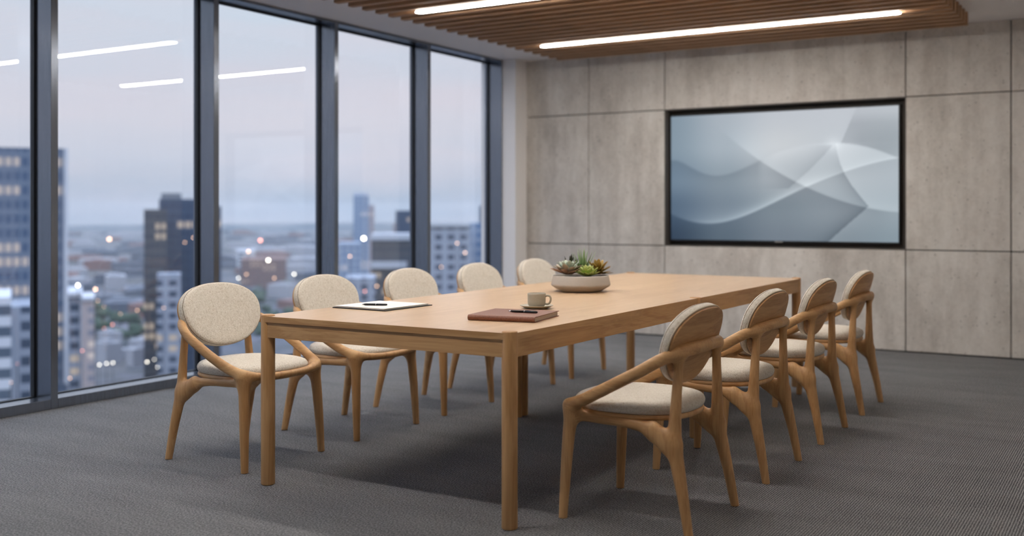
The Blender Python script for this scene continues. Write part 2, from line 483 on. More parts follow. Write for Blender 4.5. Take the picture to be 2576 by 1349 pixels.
# ------------------------------------------------------------------ table
TX0, TX1, TY0, TY1 = -3.345, -2.086, 3.417, 7.235
tb = empty('conference_table', ((TX0+TX1)/2, (TY0+TY1)/2, 0)); cxT, cyT = tb.location.x, tb.location.y
tag(tb, 'long rectangular oak conference table with round legs on the carpet', 'table')
R = .031
def rrect(x0, x1, y0, y1, r, n=8):
    pts = []
    for cx, cy, a in ((x1-r, y1-r, 0), (x0+r, y1-r, PI/2), (x0+r, y0+r, PI), (x1-r, y0+r, 1.5*PI)):
        pts += [(cx+r*math.cos(a+PI/2*i/n), cy+r*math.sin(a+PI/2*i/n)) for i in range(n+1)]
    return pts
def prism(bm, pts, z0, z1, bev=0.0):
    lo = [bm.verts.new((x, y, z0)) for x, y in pts]; hi = [bm.verts.new((x, y, z1)) for x, y in pts]
    bm.faces.new(lo[::-1]); tf = bm.faces.new(hi)
    for i in range(len(pts)):
        j = (i+1) % len(pts); bm.faces.new((lo[i], lo[j], hi[j], hi[i]))
    if bev: bmesh.ops.bevel(bm, geom=list(tf.edges), offset=bev, segments=2, profile=.5, affect='EDGES')
bm = bmesh.new()
prism(bm, [(x-cxT, y-cyT) for x, y in rrect(TX0-R+.001, TX1+R-.001, TY0-R+.001, TY1+R-.001, R-.001)], .724, .750, .002)
tt = bm_obj('tabletop', bm, M_top, tb); tt.data.materials.append(M_oak_y); tt.data.materials.append(M_oak_x)
for p_ in tt.data.polygons:
    if abs(p_.normal.z) < .3: p_.material_index = 1 if abs(p_.normal.x) > .5 else 2
ap = .007
for nm, x0, x1, y0, y1, mt in (('apron', TX0-R+ap, TX0-R+ap+.022, TY0, TY1, M_oak_y), ('apron', TX1+R-ap-.022, TX1+R-ap, TY0, TY1, M_oak_y),
                               ('apron', TX0, TX1, TY0-R+ap, TY0-R+ap+.022, M_oak_x), ('apron', TX0, TX1, TY1+R-ap-.022, TY1+R-ap, M_oak_x)):
    box_obj(nm, x0-cxT, x1-cxT, y0-cyT, y1-cyT, .656, .7239, mt, tb, .001)
def leg(x, y, top):
    bm = bmesh.new()
    lathe(bm, [(0, 0), (R-.004, 0), (R-.001, .003), (R, .006), (R, top-.005), (R-.0015, top-.0015), (R-.004, top), (0, top)], 40)
    o = bm_obj('leg', bm, M_oak_z, tb, True, (x-cxT, y-cyT, 0))
    m = o.modifiers.new('es', 'EDGE_SPLIT'); m.split_angle = math.radians(50)
for x, y, t_ in ((TX0, TY0, .756), (TX1, TY0, .756), (TX0, TY1, .756), (TX1, TY1, .756), (TX1+.009, 5.315, .7535), (-3.187, 5.305, .7235), (-3.187, 5.372, .7235)):
    leg(x, y, t_)
box_obj('cross_rail', TX0-cxT, TX1-cxT, 5.32-cyT-.015, 5.32-cyT+.015, .68, .7235, M_oak_x, tb, .001)

# ------------------------------------------------------------------ chair (organic frame from a distance field)
def build_frame():
    h = .0046
    lo = np.array([-.31, -.335, -.012]); hi = np.array([.34, .335, .735])
    dims = np.ceil((hi-lo)/h).astype(int)+1
    ax = [lo[i]+h*np.arange(dims[i]) for i in range(3)]
    G = {}
    def smin(a, b, k):
        hh_ = np.maximum(k-np.abs(a-b), 0)/k
        return np.minimum(a, b)-hh_*hh_*k*.25
    def seg(grp, p0, p1, r0, r1, up=(0, 0, 1), k=0.0):
        """r = (side, up) radii"""
        F = G.setdefault(grp, np.full(dims, .5, np.float32))
        p0 = np.array(p0); p1 = np.array(p1); mr = max(*r0, *r1)+.05
        a = np.maximum(np.floor((np.minimum(p0, p1)-mr-lo)/h).astype(int), 0)
        b = np.minimum(np.ceil((np.maximum(p0, p1)+mr-lo)/h).astype(int)+1, dims)
        if (b <= a).any(): return
        X = ax[0][a[0]:b[0]][:, None, None]; Y = ax[1][a[1]:b[1]][None, :, None]; Z = ax[2][a[2]:b[2]][None, None, :]
        d = p1-p0; L2 = d@d; T = d/math.sqrt(L2)
        px, py, pz = X-p0[0], Y-p0[1], Z-p0[2]
        t = np.clip((px*d[0]+py*d[1]+pz*d[2])/L2, 0, 1)
        ox, oy, oz = px-t*d[0], py-t*d[1], pz-t*d[2]
        u = np.array(up, float); u = u-T*(u@T); u /= np.linalg.norm(u); s = np.cross(T, u)
        ra = r0[0]+(r1[0]-r0[0])*t; rb = r0[1]+(r1[1]-r0[1])*t; m = np.minimum(ra, rb)
        q = np.sqrt(((ox*s[0]+oy*s[1]+oz*s[2])/ra)**2+((ox*u[0]+oy*u[1]+oz*u[2])/rb)**2+((ox*T[0]+oy*T[1]+oz*T[2])/m)**2)
        D = ((q-1)*m).astype(np.float32)
        sub = (slice(a[0], b[0]), slice(a[1], b[1]), slice(a[2], b[2]))
        F[sub] = smin(F[sub], D, k) if k else np.minimum(F[sub], D)
    def chain(grp, pts, n=6, up=(0, 0, 1), k=0.0):
        """pts: (x,y,z,ra,rb)"""
        S = spline(pts, n)
        for p, q in zip(S[:-1], S[1:]): seg(grp, p[:3], q[:3], (p[3], p[4]), (q[3], q[4]), up, k)
    half = [(.300, 0, .431, .019, .0185), (.296, .09, .432, .019, .0185), (.279, .180, .437, .020, .020), (.243, .246, .449, .021, .024),
            (.175, .272, .474, .0195, .025), (.09, .287, .518, .0185, .0245), (0, .290, .566, .0185, .024), (-.085, .286, .612, .0195, .024),
            (-.150, .266, .652, .021, .024), (-.199, .218, .677, .0225, .0245), (-.227, .13, .688, .0235, .025), (-.238, 0, .690, .024, .025)]
    for s in (1, -1):
        chain('arm_rail', [(p[0], s*p[1], *p[2:]) for p in half], 5)
        fl = 'front_leg_a' if s > 0 else 'front_leg_b'
        chain(fl, [(.262, s*.263, -.002, .0175, .0175), (.255, s*.258, .14, .021, .021), (.246, s*.250, .30, .0245, .0245), (.238, s*.243, .40, .027, .027), (.236, s*.240, .43, .029, .024)], 4, (1, 0, 0))
        bl = 'rear_leg_a' if s > 0 else 'rear_leg_b'
        chain(bl, [(-.264, s*.254, -.002, .0175, .0175), (-.236, s*.246, .15, .021, .022), (-.206, s*.237, .29, .022, .029), (-.197, s*.231, .36, .0205, .028), (-.199, s*.218, .50, .0185, .021), (-.203, s*.198, .67, .0165, .017)], 5, (1, 0, 0))
        chain(bl, [(-.200, s*.236, .318, .019, .034), (-.150, s*.231, .352, .018, .030), (-.100, s*.228, .382, .0165, .023)], 3, (0, 0, 1), .02)
        chain('seat_frame', [(-.100, s*.228, .384, .0165, .023), (0, s*.228, .398, .016, .021), (.12, s*.234, .404, .016, .021), (.23, s*.240, .41, .017, .022)], 3)
    names_ = list(G)
    tot = None
    for nme in names_:
        tot = G[nme].copy() if tot is None else smin(tot, G[nme], .034)
    # flat feet
    zz = ax[2][None, None, :]
    tot = np.maximum(tot, (-zz).astype(np.float32))
    # surface nets
    ins = tot < 0
    c8 = [(i, j, k) for i in (0, 1) for j in (0, 1) for k in (0, 1)]
    sl_ = lambda A, o: A[o[0]:A.shape[0]-1+o[0], o[1]:A.shape[1]-1+o[1], o[2]:A.shape[2]-1+o[2]]
    cnt = sum(sl_(ins, o).astype(np.int8) for o in c8)
    act = (cnt > 0) & (cnt < 8)
    I = np.argwhere(act)
    vid = np.full(act.shape, -1, np.int64); vid[act] = np.arange(len(I))
    val = {o: tot[I[:, 0]+o[0], I[:, 1]+o[1], I[:, 2]+o[2]] for o in c8}
    acc = np.zeros((len(I), 3)); n_ = np.zeros(len(I))
    for o in c8:
        for a_ in range(3):
            if o[a_] == 0:
                o2 = list(o); o2[a_] = 1; o2 = tuple(o2)
                v0, v1 = val[o], val[o2]; cr = (v0 < 0) != (v1 < 0)
                t = np.where(cr, v0/np.where(cr, v0-v1, 1), 0)
                p = np.tile(np.array(o, float), (len(I), 1)); p[:, a_] += t
                acc += p*cr[:, None]; n_ += cr
    V = lo+h*(I+acc/n_[:, None])
    quads = []
    for a_ in range(3):
        b_, c_ = (a_+1) % 3, (a_+2) % 3
        A0 = np.take(ins, range(0, dims[a_]-1), a_); A1 = np.take(ins, range(1, dims[a_]), a_)
        E = np.argwhere(A0 != A1)
        E = E[(E[:, b_] > 0) & (E[:, c_] > 0) & (E[:, b_] < dims[b_]-1) & (E[:, c_] < dims[c_]-1)]
        fl = ins[E[:, 0], E[:, 1], E[:, 2]]
        eb = np.zeros(3, int); eb[b_] = 1; ec = np.zeros(3, int); ec[c_] = 1
        q = np.stack([vid[tuple((E-eb-ec).T)], vid[tuple((E-ec).T)], vid[tuple(E.T)], vid[tuple((E-eb).T)]], 1)
        q[~fl] = q[~fl][:, ::-1]
        quads.append(q)
    Q = np.concatenate(quads)
    # smooth a little (keeps the feet flat)
    for it in range(3):
        S = np.zeros_like(V); C = np.zeros(len(V))
        for i in range(4):
            np.add.at(S, Q[:, i], V[Q[:, (i+1) % 4]]); np.add.at(C, Q[:, i], 1)
            np.add.at(S, Q[:, i], V[Q[:, (i+3) % 4]]); np.add.at(C, Q[:, i], 1)
        Vn = .5*V+.5*S/C[:, None]
        low = V[:, 2] < .006; Vn[low] = V[low]; V = Vn
    fn = np.cross(V[Q[:, 2]]-V[Q[:, 0]], V[Q[:, 3]]-V[Q[:, 1]])
    NR = np.zeros_like(V)
    for i in range(4): np.add.at(NR, Q[:, i], fn)
    NR /= np.linalg.norm(NR, axis=1)[:, None]+1e-12
    # label each quad by the group that is nearest
    cen = V[Q].mean(1); ci = np.clip(np.round((cen-lo)/h).astype(int), 0, dims-1)
    lab = np.argmin(np.stack([G[nme][ci[:, 0], ci[:, 1], ci[:, 2]] for nme in names_], 1), 1)
    return names_, V, NR, Q, lab

# ---- soft cushions: polar grid on an outline, with an edge profile
def pad_mesh(outline, prof, place, nth=72):
    """outline(th)->(a,b); prof: list (scale, height); place(a,b,h)->xyz"""
    S = spline(prof, 4); verts = []; faces = []; rows = []
    for s, hgt in S:
        if s < 1e-4:
            rows.append([len(verts)]); verts.append(place(0, 0, hgt)); continue
        row = []
        for i in range(nth):
            a, b = outline(2*PI*i/nth)
            row.append(len(verts)); verts.append(place(a*s, b*s, hgt))
        rows.append(row)
    for A, B in zip(rows[:-1], rows[1:]):
        for i in range(nth):
            j = (i+1) % nth
            if len(A) == 1: faces.append((A[0], B[j], B[i]))
            elif len(B) == 1: faces.append((A[i], A[j], B[0]))
            else: faces.append((A[i], A[j], B[j], B[i]))
    return verts, faces
def fix(o):
    bm = bmesh.new(); bm.from_mesh(o.data); bmesh.ops.recalc_face_normals(bm, faces=bm.faces); bm.to_mesh(o.data); bm.free(); o.data.shade_smooth(); return o

def superell(th, n):
    c, s = math.cos(th), math.sin(th)
    r = (abs(c)**n+abs(s)**n)**(-1/n)
    return r*c, r*s
def seat_outline(th):
    a, b = superell(th, 2.6)                      # a forward, b sideways
    x = .046+.246*a
    wy = .243*(1+.03*a-.02*a*a)
    return x, wy*b
def seat_place(zb):
    return lambda a, b, hh_: (a, b, zb+hh_)
def back_outline(th):
    a, b = superell(th, 2.35)                     # a sideways, b up
    w = .258*(1+.10*b-.05*b*b)
    return w*a, .153*b
def shell_outline(th):
    a, b = back_outline(th); return a*.975, b*.965
BZ = .690
def back_place(off):
    def f_(a, b, hh_):
        x = -.203+.36*a*a-.33*b+.25*b*b
        # thickness goes along the local normal (towards the sitter)
        nx_, ny_, nz_ = 1, -.72*a, .33
        l = math.sqrt(nx_*nx_+ny_*ny_+nz_*nz_); t = off+hh_
        return (x+nx_/l*t, a+ny_/l*t, BZ+b+nz_/l*t)
    return f_

def make_chair():
    root = empty('armchair')
    names_, V, NR, Q, lab = build_frame()
    part = {'arm_rail': ('arm_rail', M_oak_x), 'front_leg_a': ('front_leg', M_oak_z), 'front_leg_b': ('front_leg', M_oak_z),
            'rear_leg_a': ('rear_leg', M_oak_z), 'rear_leg_b': ('rear_leg', M_oak_z), 'side_rail': ('side_rail', M_oak_x)}
    groups = []
    for gi, gname in enumerate(names_):
        if gname == 'seat_frame':
            sy = V[Q][:, :, 1].mean(1)
            groups += [('side_rail', Q[(lab == gi) & (sy > 0)]), ('side_rail', Q[(lab == gi) & (sy <= 0)])]
        else: groups.append((gname, Q[lab == gi]))
    for gname, q in groups:
        ids, inv = np.unique(q, return_inverse=True)
        nm, mt = part[gname]
        o = mesh_obj(nm, V[ids].tolist(), inv.reshape(q.shape).tolist(), mt, root, True)
        o.data.normals_split_custom_set_from_vertices([tuple(v) for v in NR[ids]])
    # seat
    v, f_ = pad_mesh(seat_outline, [(0, 0), (.5, 0), (.93, 0), (.985, .003), (1, .010), (.985, .018), (.93, .021), (.5, .021), (0, .021)], seat_place(.411))
    fix(mesh_obj('seat_pan', v, f_, M_oak_x, root))
    v, f_ = pad_mesh(seat_outline, [(0, 0), (.5, 0), (.92, 0), (.985, .004), (1.012, .016), (1.012, .026), (.985, .038), (.93, .046), (.82, .051), (.5, .056), (0, .058)], seat_place(.4325))
    st = fix(mesh_obj('seat', v, f_, M_fab, root))
    # backrest: wooden shell behind, upholstered pad in front, welt between them
    v, f_ = pad_mesh(shell_outline, [(0, 0), (.5, 0), (.96, 0), (.992, .0015), (1, .005), (.992, .0085), (.96, .010), (.5, .010), (0, .010)], back_place(-.010))
    fix(mesh_obj('backrest_shell', v, f_, M_shell, root))
    v, f_ = pad_mesh(back_outline, [(0, 0), (.5, 0), (.94, 0), (.982, .002), (1.0, .009), (1.004, .018), (.998, .028), (.978, .036), (.93, .041), (.75, .045), (.4, .047), (0, .048)], back_place(.001))
    bk = fix(mesh_obj('backrest', v, f_, M_fab, root))
    bm = bmesh.new(); pl = back_place(.0030)
    tube(bm, [pl(back_outline(2*PI*i/90)[0]*.986, back_outline(2*PI*i/90)[1]*.986, 0) for i in range(90)], .0032, 8, True)
    bm_obj('piping', bm, M_pipe, bk, True)
    bm = bmesh.new(); pl = back_place(.0300)
    tube(bm, [pl(back_outline(2*PI*i/90)[0]*.995, back_outline(2*PI*i/90)[1]*.995, 0) for i in range(90)], .0014, 6, True)
    bm_obj('seam', bm, M_seam, bk, True)
    return root

def copy_tree(o, parent=None):
    c_ = o.copy(); COL.objects.link(c_)
    if parent: c_.parent = parent
    for ch in list(o.children): copy_tree(ch, c_)
    return c_

chair0 = make_chair(); used = [False]
def place_chair(x, y, rz, label, group):
    r = chair0 if not used[0] else copy_tree(chair0)
    used[0] = True
    r.location = (x, y, 0); r.rotation_euler = (0, 0, rz)
    tag(r, label, 'chair', group)
left_lab = ['oak armchair with cream pads beside the near left table leg, window side',
            'oak armchair with cream pads behind the white notepad, second in window-side row',
            'oak armchair with cream pads, middle one of the five by the windows',
            'oak armchair with cream pads, fourth along the window-side row, before the last mullion',
            'oak armchair with cream pads against the white column, left of the succulent bowl']
for i, lb in enumerate(left_lab):
    place_chair(-3.838, 3.765+.805*i, 0, lb, 'armchairs on the window side of the table')
right_lab = ['oak armchair showing its wooden back in the right foreground, nearest on that side',
             'oak armchair seen from behind, second from the near end on the right side',
             'oak armchair seen from behind, third from the near end on the right side',
             'oak armchair seen from behind, at the far right corner by the concrete wall']
for i, lb in enumerate(right_lab):
    place_chair(-1.718, 3.912+.918*i, PI, lb, 'armchairs on the right side of the table')

# ------------------------------------------------------------------ things on the table
TZ = .750
def at_table(u, v):
    d = FPX*(CAMH-TZ)/(v-VH); p = ray(u, v, d); return p.x, p.y
def ceramic(name, col, rough=.6, sc=60):
    N = NT(name); c_ = N.coord(); a = N.noise(c_, sc, 4, .6)
    c2 = tuple(v*.88 for v in col[:3])+(1,)
    N.bsdf(N.mix(a, c2, col), rough, 0, N.bump(a, .08, .002), .4); return N.m
M_bowl = ceramic('stone_bowl', lin(186, 178, 168), .75, 120)
M_cup = ceramic('cup_glaze', lin(186, 178, 160), .42)
M_coffee = plain('coffee', lin(46, 28, 18), .15)
N = NT('potting_soil'); cco = N.coord(); a = N.noise(cco, 140, 5, .7)
N.bsdf(N.ramp(a, [(.3, lin(20, 17, 15)), (.7, lin(62, 54, 46))]), .95, 0, N.bump(a, 1, .01)); M_soil = N.m

bx, by = -2.815, 5.403
bowl = empty('plant_bowl', (bx, by, TZ)); tag(bowl, 'wide shallow beige stone bowl of succulents on the table', 'planter')
bm = bmesh.new()
lathe(bm, [(0, 0), (.10, 0), (.115, .002), (.128, .008), (.160, .028), (.168, .034), (.1715, .040), (.171, .046), (.162, .090), (.160, .094), (.157, .095), (.153, .093), (.152, .088), (.148, .070), (0, .070)], 96)
bo = bm_obj('bowl', bm, M_bowl, bowl, True)
bm = bmesh.new()
for k in range(1):
    lathe(bm, [(.147, .071), (.147, .079), (.12, .083), (.06, .085), (0, .086)], 48)
for v in bm.verts:
    v.co.z += random.uniform(-.002, .002) if v.co.xy.length < .14 else 0
bm_obj('soil', bm, M_soil, bowl, True)

def succ_mat(name, base, tip, under):
    N = NT(name); at_ = N.n('ShaderNodeAttribute', attribute_name='leaf'); r_, g_, b_ = N.n('ShaderNodeSeparateColor').outputs
    sepn = [n for n in N.t.nodes if n.bl_idname == 'ShaderNodeSeparateColor'][0]
    N.t.links.new(at_.outputs['Color'], sepn.inputs[0])
    a = N.noise(N.coord(), 60, 3, .6)
    c1 = N.mix(N.math('POWER', r_, 2.2), base, tip)
    c2 = N.mix(N.math('MULTIPLY', g_, .85), c1, under)
    c3 = N.mix(N.math('MULTIPLY', a, .25), c2, tuple(v*.6 for v in base[:3])+(1,))
    N.bsdf(c3, .5, 0, None, .4); return N.m
def succulent(name, loc, mat, label, cat, rows, kind_w, curl, grp):
    """rows: list (count, length, elevation deg, radius offset, width, thick, age)"""
    bm = bmesh.new(); lay = bm.verts.layers.float_color.new('leaf')
    for ri, (n, ln, el, ro, wd0, th, age) in enumerate(rows):
        for k in range(n):
            az = 2*PI*(k+.5*(ri % 2)+random.uniform(-.09, .09))/n + ri*.37
            e = math.radians(el+random.uniform(-5, 5)); l = 1.22*ln*random.uniform(.9, 1.08); wd = wd0*1.2
            m_ = 9; ring_n = 8; rings = []
            d0 = Vector((math.cos(az), math.sin(az), 0)); sd = Vector((-math.sin(az), math.cos(az), 0))
            pos = d0*ro + Vector((0, 0, .004*ri)); ang = e
            for i in range(m_+1):
                t = i/m_
                ang = e+math.radians(curl)*t
                dr = d0*math.cos(ang)+Vector((0, 0, 1))*math.sin(ang); nr = -d0*math.sin(ang)+Vector((0, 0, 1))*math.cos(ang)
                if i: pos = pos+dr*(l/m_)
                if kind_w == 'spoon': w_ = wd*(math.sin(PI*min(1, .12+.80*t))**.8)*(1 if t < .72 else max(0, (1-t)/.28)**.55)
                elif kind_w == 'spike': w_ = wd*(1-t)**.75*(.8+.4*min(1, t*4))
                else: w_ = wd*(.55+.75*t)*(1 if t < .6 else max(0, (1-t)/.4)**.6)
                tk = th*(1-.6*t)*max(.12, (1-t)**.35)
                w_ = max(w_, .0004)
                rr = []
                for q in range(ring_n):
                    a2 = 2*PI*q/ring_n
                    p = pos+sd*(w_*math.cos(a2))+nr*(tk*math.sin(a2)+.25*w_*abs(math.cos(a2)))
                    vv = bm.verts.new(p); vv[lay] = (t, age, 0, 1); rr.append(vv)
                rings.append(rr)
            for A, B in zip(rings[:-1], rings[1:]):
                for q in range(ring_n):
                    r2 = (q+1) % ring_n; bm.faces.new((A[q], A[r2], B[r2], B[q]))
            bm.faces.new(rings[0][::-1]); bm.faces.new(rings[-1])
    o = bm_obj(name, bm, mat, None, True, loc)
    tag(o, label, cat, grp); return o
G_ = 'succulents planted in the stone bowl'
rgt = Vector((math.cos(YAW), math.sin(YAW), 0)); fwd = Vector((-math.sin(YAW), math.cos(YAW), 0))
def inbowl(r_, f_, z): 
    p = Vector((bx, by, TZ))+rgt*r_+fwd*f_; return (p.x, p.y, TZ+z+.006)
ms = succ_mat('succulent_blue', lin(150, 172, 160), lin(206, 214, 190), lin(168, 118, 92))
succulent('rosette_succulent', inbowl(-.078, -.040, .100), ms, 'blue-green rosette succulent with brownish lower leaves at bowl\'s left', 'succulent',
          [(9, .082, 8, .008, .0165, .006, 1.0), (9, .078, 24, .007, .017, .006, .55), (8, .068, 42, .006, .0155, .0055, 0), (7, .055, 58, .004, .013, .005, 0), (5, .038, 74, .002, .010, .004, 0)], 'broad', 14, G_)
ms = succ_mat('succulent_lime', lin(150, 176, 84), lin(212, 218, 138), lin(160, 184, 96))
succulent('rosette_succulent', inbowl(.034, -.080, .092), ms, 'lime green cabbage-like rosette succulent at the front of bowl', 'succulent',
          [(10, .060, 4, .008, .0145, .006, .3), (9, .056, 24, .006, .0155, .006, .2), (8, .047, 46, .005, .0145, .006, 0), (7, .036, 64, .003, .012, .005, 0), (5, .024, 78, .001, .009, .004, 0)], 'spoon', 30, G_)
ms = succ_mat('succulent_olive', lin(128, 112, 44), lin(186, 150, 84), lin(110, 92, 52))
succulent('rosette_succulent', inbowl(.100, .014, .098), ms, 'olive brown spiky rosette succulent at the bowl\'s right', 'succulent',
          [(9, .070, 2, .006, .0115, .005, .6), (9, .072, 24, .006, .012, .005, .3), (8, .070, 46, .005, .0125, .005, 0), (5, .062, 72, .003, .013, .005, 0)], 'broad', 8, G_)
ms = succ_mat('aloe_green', lin(96, 128, 70), lin(172, 190, 148), lin(90, 110, 62))
succulent('aloe', inbowl(.016, .052, .092), ms, 'upright spiky green aloe at the back middle of bowl', 'succulent',
          [(7, .105, 32, .004, .0075, .004, .2), (7, .115, 56, .003, .008, .004, 0), (5, .120, 76, .002, .008, .004, 0)], 'spike', 8, G_)
ms = succ_mat('agave_dark', lin(54, 74, 40), lin(66, 52, 40), lin(44, 60, 34))
succulent('agave', inbowl(-.052, .070, .092), ms, 'dark green pointed agave behind the blue-green rosette', 'succulent',
          [(6, .075, 38, .005, .016, .005, .2), (6, .088, 62, .003, .016, .005, 0), (4, .085, 80, .002, .013, .005, 0)], 'spike', 10, G_)

# cup and saucer
cx_, cy_ = at_table(1350, 776)
sa = empty('saucer', (cx_, cy_, TZ)); 
sa_m = sa
COL.objects.unlink(sa); bpy.data.objects.remove(sa)
bm = bmesh.new()
lathe(bm, [(0, 0), (.048, 0), (.052, .002), (.066, .008), (.080, .0145), (.0805, .0158), (.079, .0165), (.064, .012), (.050, .0075), (.03, .006), (0, .006)], 72)
o = bm_obj('saucer', bm, M_cup, None, True, (cx_, cy_, TZ)); tag(o, 'beige saucer under the coffee cup on the table', 'saucer')
cup = empty('coffee_cup', (cx_, cy_, TZ+.006)); tag(cup, 'beige stoneware coffee cup on a saucer behind the brown notebook', 'cup')
bm = bmesh.new()
lathe(bm, [(0, .0), (.030, .0), (.034, .002), (.0405, .010), (.043, .019), (.0435, .030), (.0432, .052), (.0437, .0555), (.0437, .063), (.0428, .0665), (.0415, .0675), (.0400, .066), (.0395, .050), (.039, .018), (.033, .008), (0, .006)], 72)
bm_obj('body', bm, M_cup, cup, True)
bm = bmesh.new(); lathe(bm, [(.0385, .052), (.02, .0522), (0, .0522)], 40); bm_obj('coffee', bm, M_coffee, cup, True)
hd = (rgt*.97-fwd*.24).normalized()
pts = spline([(.041, .052), (.052, .056), (.064, .053), (.069, .040), (.064, .023), (.053, .016), (.041, .018)], 6)
bm = bmesh.new(); tube(bm, [tuple(hd*p[0]+Vector((0, 0, p[1]))) for p in pts], .0050, 12); bm_obj('handle', bm, M_cup, cup, True)

# notebook with leather cover
nb = empty('notebook', (0, 0, TZ))
A_ = Vector((*at_table(1176, 806), 0)); B_ = Vector((*at_table(1345, 813), 0))
xa = (B_-A_).normalized(); ya = Vector((-xa.y, xa.x, 0)); Ln = (B_-A_).length; Wn = .312
nb.location = (A_.x, A_.y, TZ); nb.rotation_euler = (0, 0, math.atan2(xa.y, xa.x))
tag(nb, 'brown leather hardcover notebook lying near the table corner', 'notebook')
N = NT('brown_leather'); cco = N.coord(); a = N.noise(cco, 160, 4, .6)
N.bsdf(N.ramp(a, [(.3, lin(112, 68, 50)), (.7, lin(140, 90, 68))]), .48, 0, N.bump(a, .2, .002), .45); M_leather = N.m
N = NT('page_edges'); x, y, z = N.sep(N.coord()); s = N.math('SINE', N.math('MULTIPLY', z, 5200.0))
N.bsdf(N.ramp(N.math('MULTIPLY_ADD', s, .5, .5), [(0, lin(176, 158, 142)), (1, lin(222, 208, 192))]), .8); M_pages = N.m
TN = .024
bm = bmesh.new()
# one wrapped cover: bottom board, rounded spine along the near long edge, top board
prof = [(Wn, 0), (.011, 0)] + [(.011-.011*math.sin(a), TN/2-TN/2*math.cos(a)) for a in np.linspace(0.2, PI-.2, 9)] + [(.011, TN), (Wn, TN)]
inn = [(Wn, .0028), (.011, .0028)] + [(.011-.0082*math.sin(a), TN/2-(TN/2-.0028)*math.cos(a)) for a in np.linspace(0.2, PI-.2, 9)] + [(.011, TN-.0028), (Wn, TN-.0028)]
loop = prof+inn[::-1]
va = [bm.verts.new((0, p[0], p[1])) for p in loop]; vb = [bm.verts.new((Ln, p[0], p[1])) for p in loop]
nl = len(prof)
for i in range(len(loop)):
    j = (i+1) % len(loop); bm.faces.new((va[i], va[j], vb[j], vb[i]))
for i in range(nl-1):
    k0, k1 = len(loop)-1-i, len(loop)-2-i
    bm.faces.new((va[i], va[i+1], va[k1], va[k0])); bm.faces.new((vb[i+1], vb[i], vb[k0], vb[k1]))
bm_obj('cover', bm, M_leather, nb)
box_obj('pages', .005, Ln-.005, .006, Wn-.006, .003, TN-.003, M_pages, nb, .0008)

M_pen = plain('black_lacquer', lin(16, 16, 18), .22); M_chrome = plain('chrome', lin(200, 200, 205), .18, 1.0)
def pen(p0, p1, z, label, clip=True):
    p0 = Vector((*p0, 0)); p1 = Vector((*p1, 0)); d = p1-p0; l = d.length
    t = empty('pen', (p0.x, p0.y, z), math.atan2(d.y, d.x)); tag(t, label, 'pen'); r = .0052
    def rod(nm, prof, m):
        bm = bmesh.new(); lathe(bm, [(a, b) for b, a in prof], 20)
        bmesh.ops.rotate(bm, verts=bm.verts, cent=(0, 0, 0), matrix=Matrix.Rotation(PI/2, 3, 'Y'))
        bmesh.ops.translate(bm, verts=bm.verts, vec=(0, 0, r))
        return bm_obj(nm, bm, m, t, True)
    rod('tip', [(0, 0), (0, .0008), (l*.03, .0016), (l*.10, .0038), (l*.10, 0)], M_chrome if clip else M_pen)
    rod('barrel', [(l*.098, 0), (l*.098, .0042), (l*.16, r*.95), (l*.55, r), (l*.55, 0)], M_pen)
    rod('ring', [(l*.545, 0), (l*.545, r*1.06), (l*.565, r*1.06), (l*.565, 0)], M_chrome)
    rod('cap', [(l*.56, 0), (l*.56, r), (l*.96, r*.92), (l, r*.6), (l, 0)], M_pen)
    if clip:
        box_obj('clip', l*.62, l*.985, -.0016, .0016, 2*r, 2*r+.0016, M_chrome, t, .0004)
def ptz(u, v, z):
    d = FPX*(CAMH-z)/(v-VH); p = ray(u, v, d); return p.x, p.y
pz = TZ+TN
pen(ptz(1279, 785.5, pz), ptz(1352, 789, pz), pz, 'black pen with chrome clip lying on the brown notebook')

# black folder with paper sheets and pen
q = [Vector((*at_table(u, v), 0)) for u, v in ((836, 775), (968, 784), (1081, 768.5), (950, 761))]
fo = empty('paper_folder', (q[0].x, q[0].y, TZ)); tag(fo, 'black folder holding loose white paper sheets at table\'s left', 'folder')
ex = (q[1]-q[0]+q[2]-q[3])/2; ey = (q[3]-q[0]+q[2]-q[1])/2
ang = math.atan2(ex.y, ex.x); fo.rotation_euler = (0, 0, ang); lx, ly = ex.length, ey.length
box_obj('folder', 0, lx, 0, ly, 0, .0045, M_black, fo, .0015)
M_paper = plain('white_paper', lin(238, 232, 226), .85)
for i, (rx, dx, dy) in enumerate(((.4, .006, .006), (-1.6, .008, .002), (1.3, .010, .010), (-.3, .007, .005))):
    o = box_obj('paper_sheet', dx, lx-.010, dy, ly-.020, .0047+.0018*i, .0057+.0018*i, M_paper, fo)
    o.rotation_euler = (0, 0, math.radians(rx*.5))
zp = TZ+.0047+.0018*3+.0012
pen(ptz(911, 768.5, zp), ptz(974, 769.5, zp), zp, 'black pen lying on the white paper sheets', False)

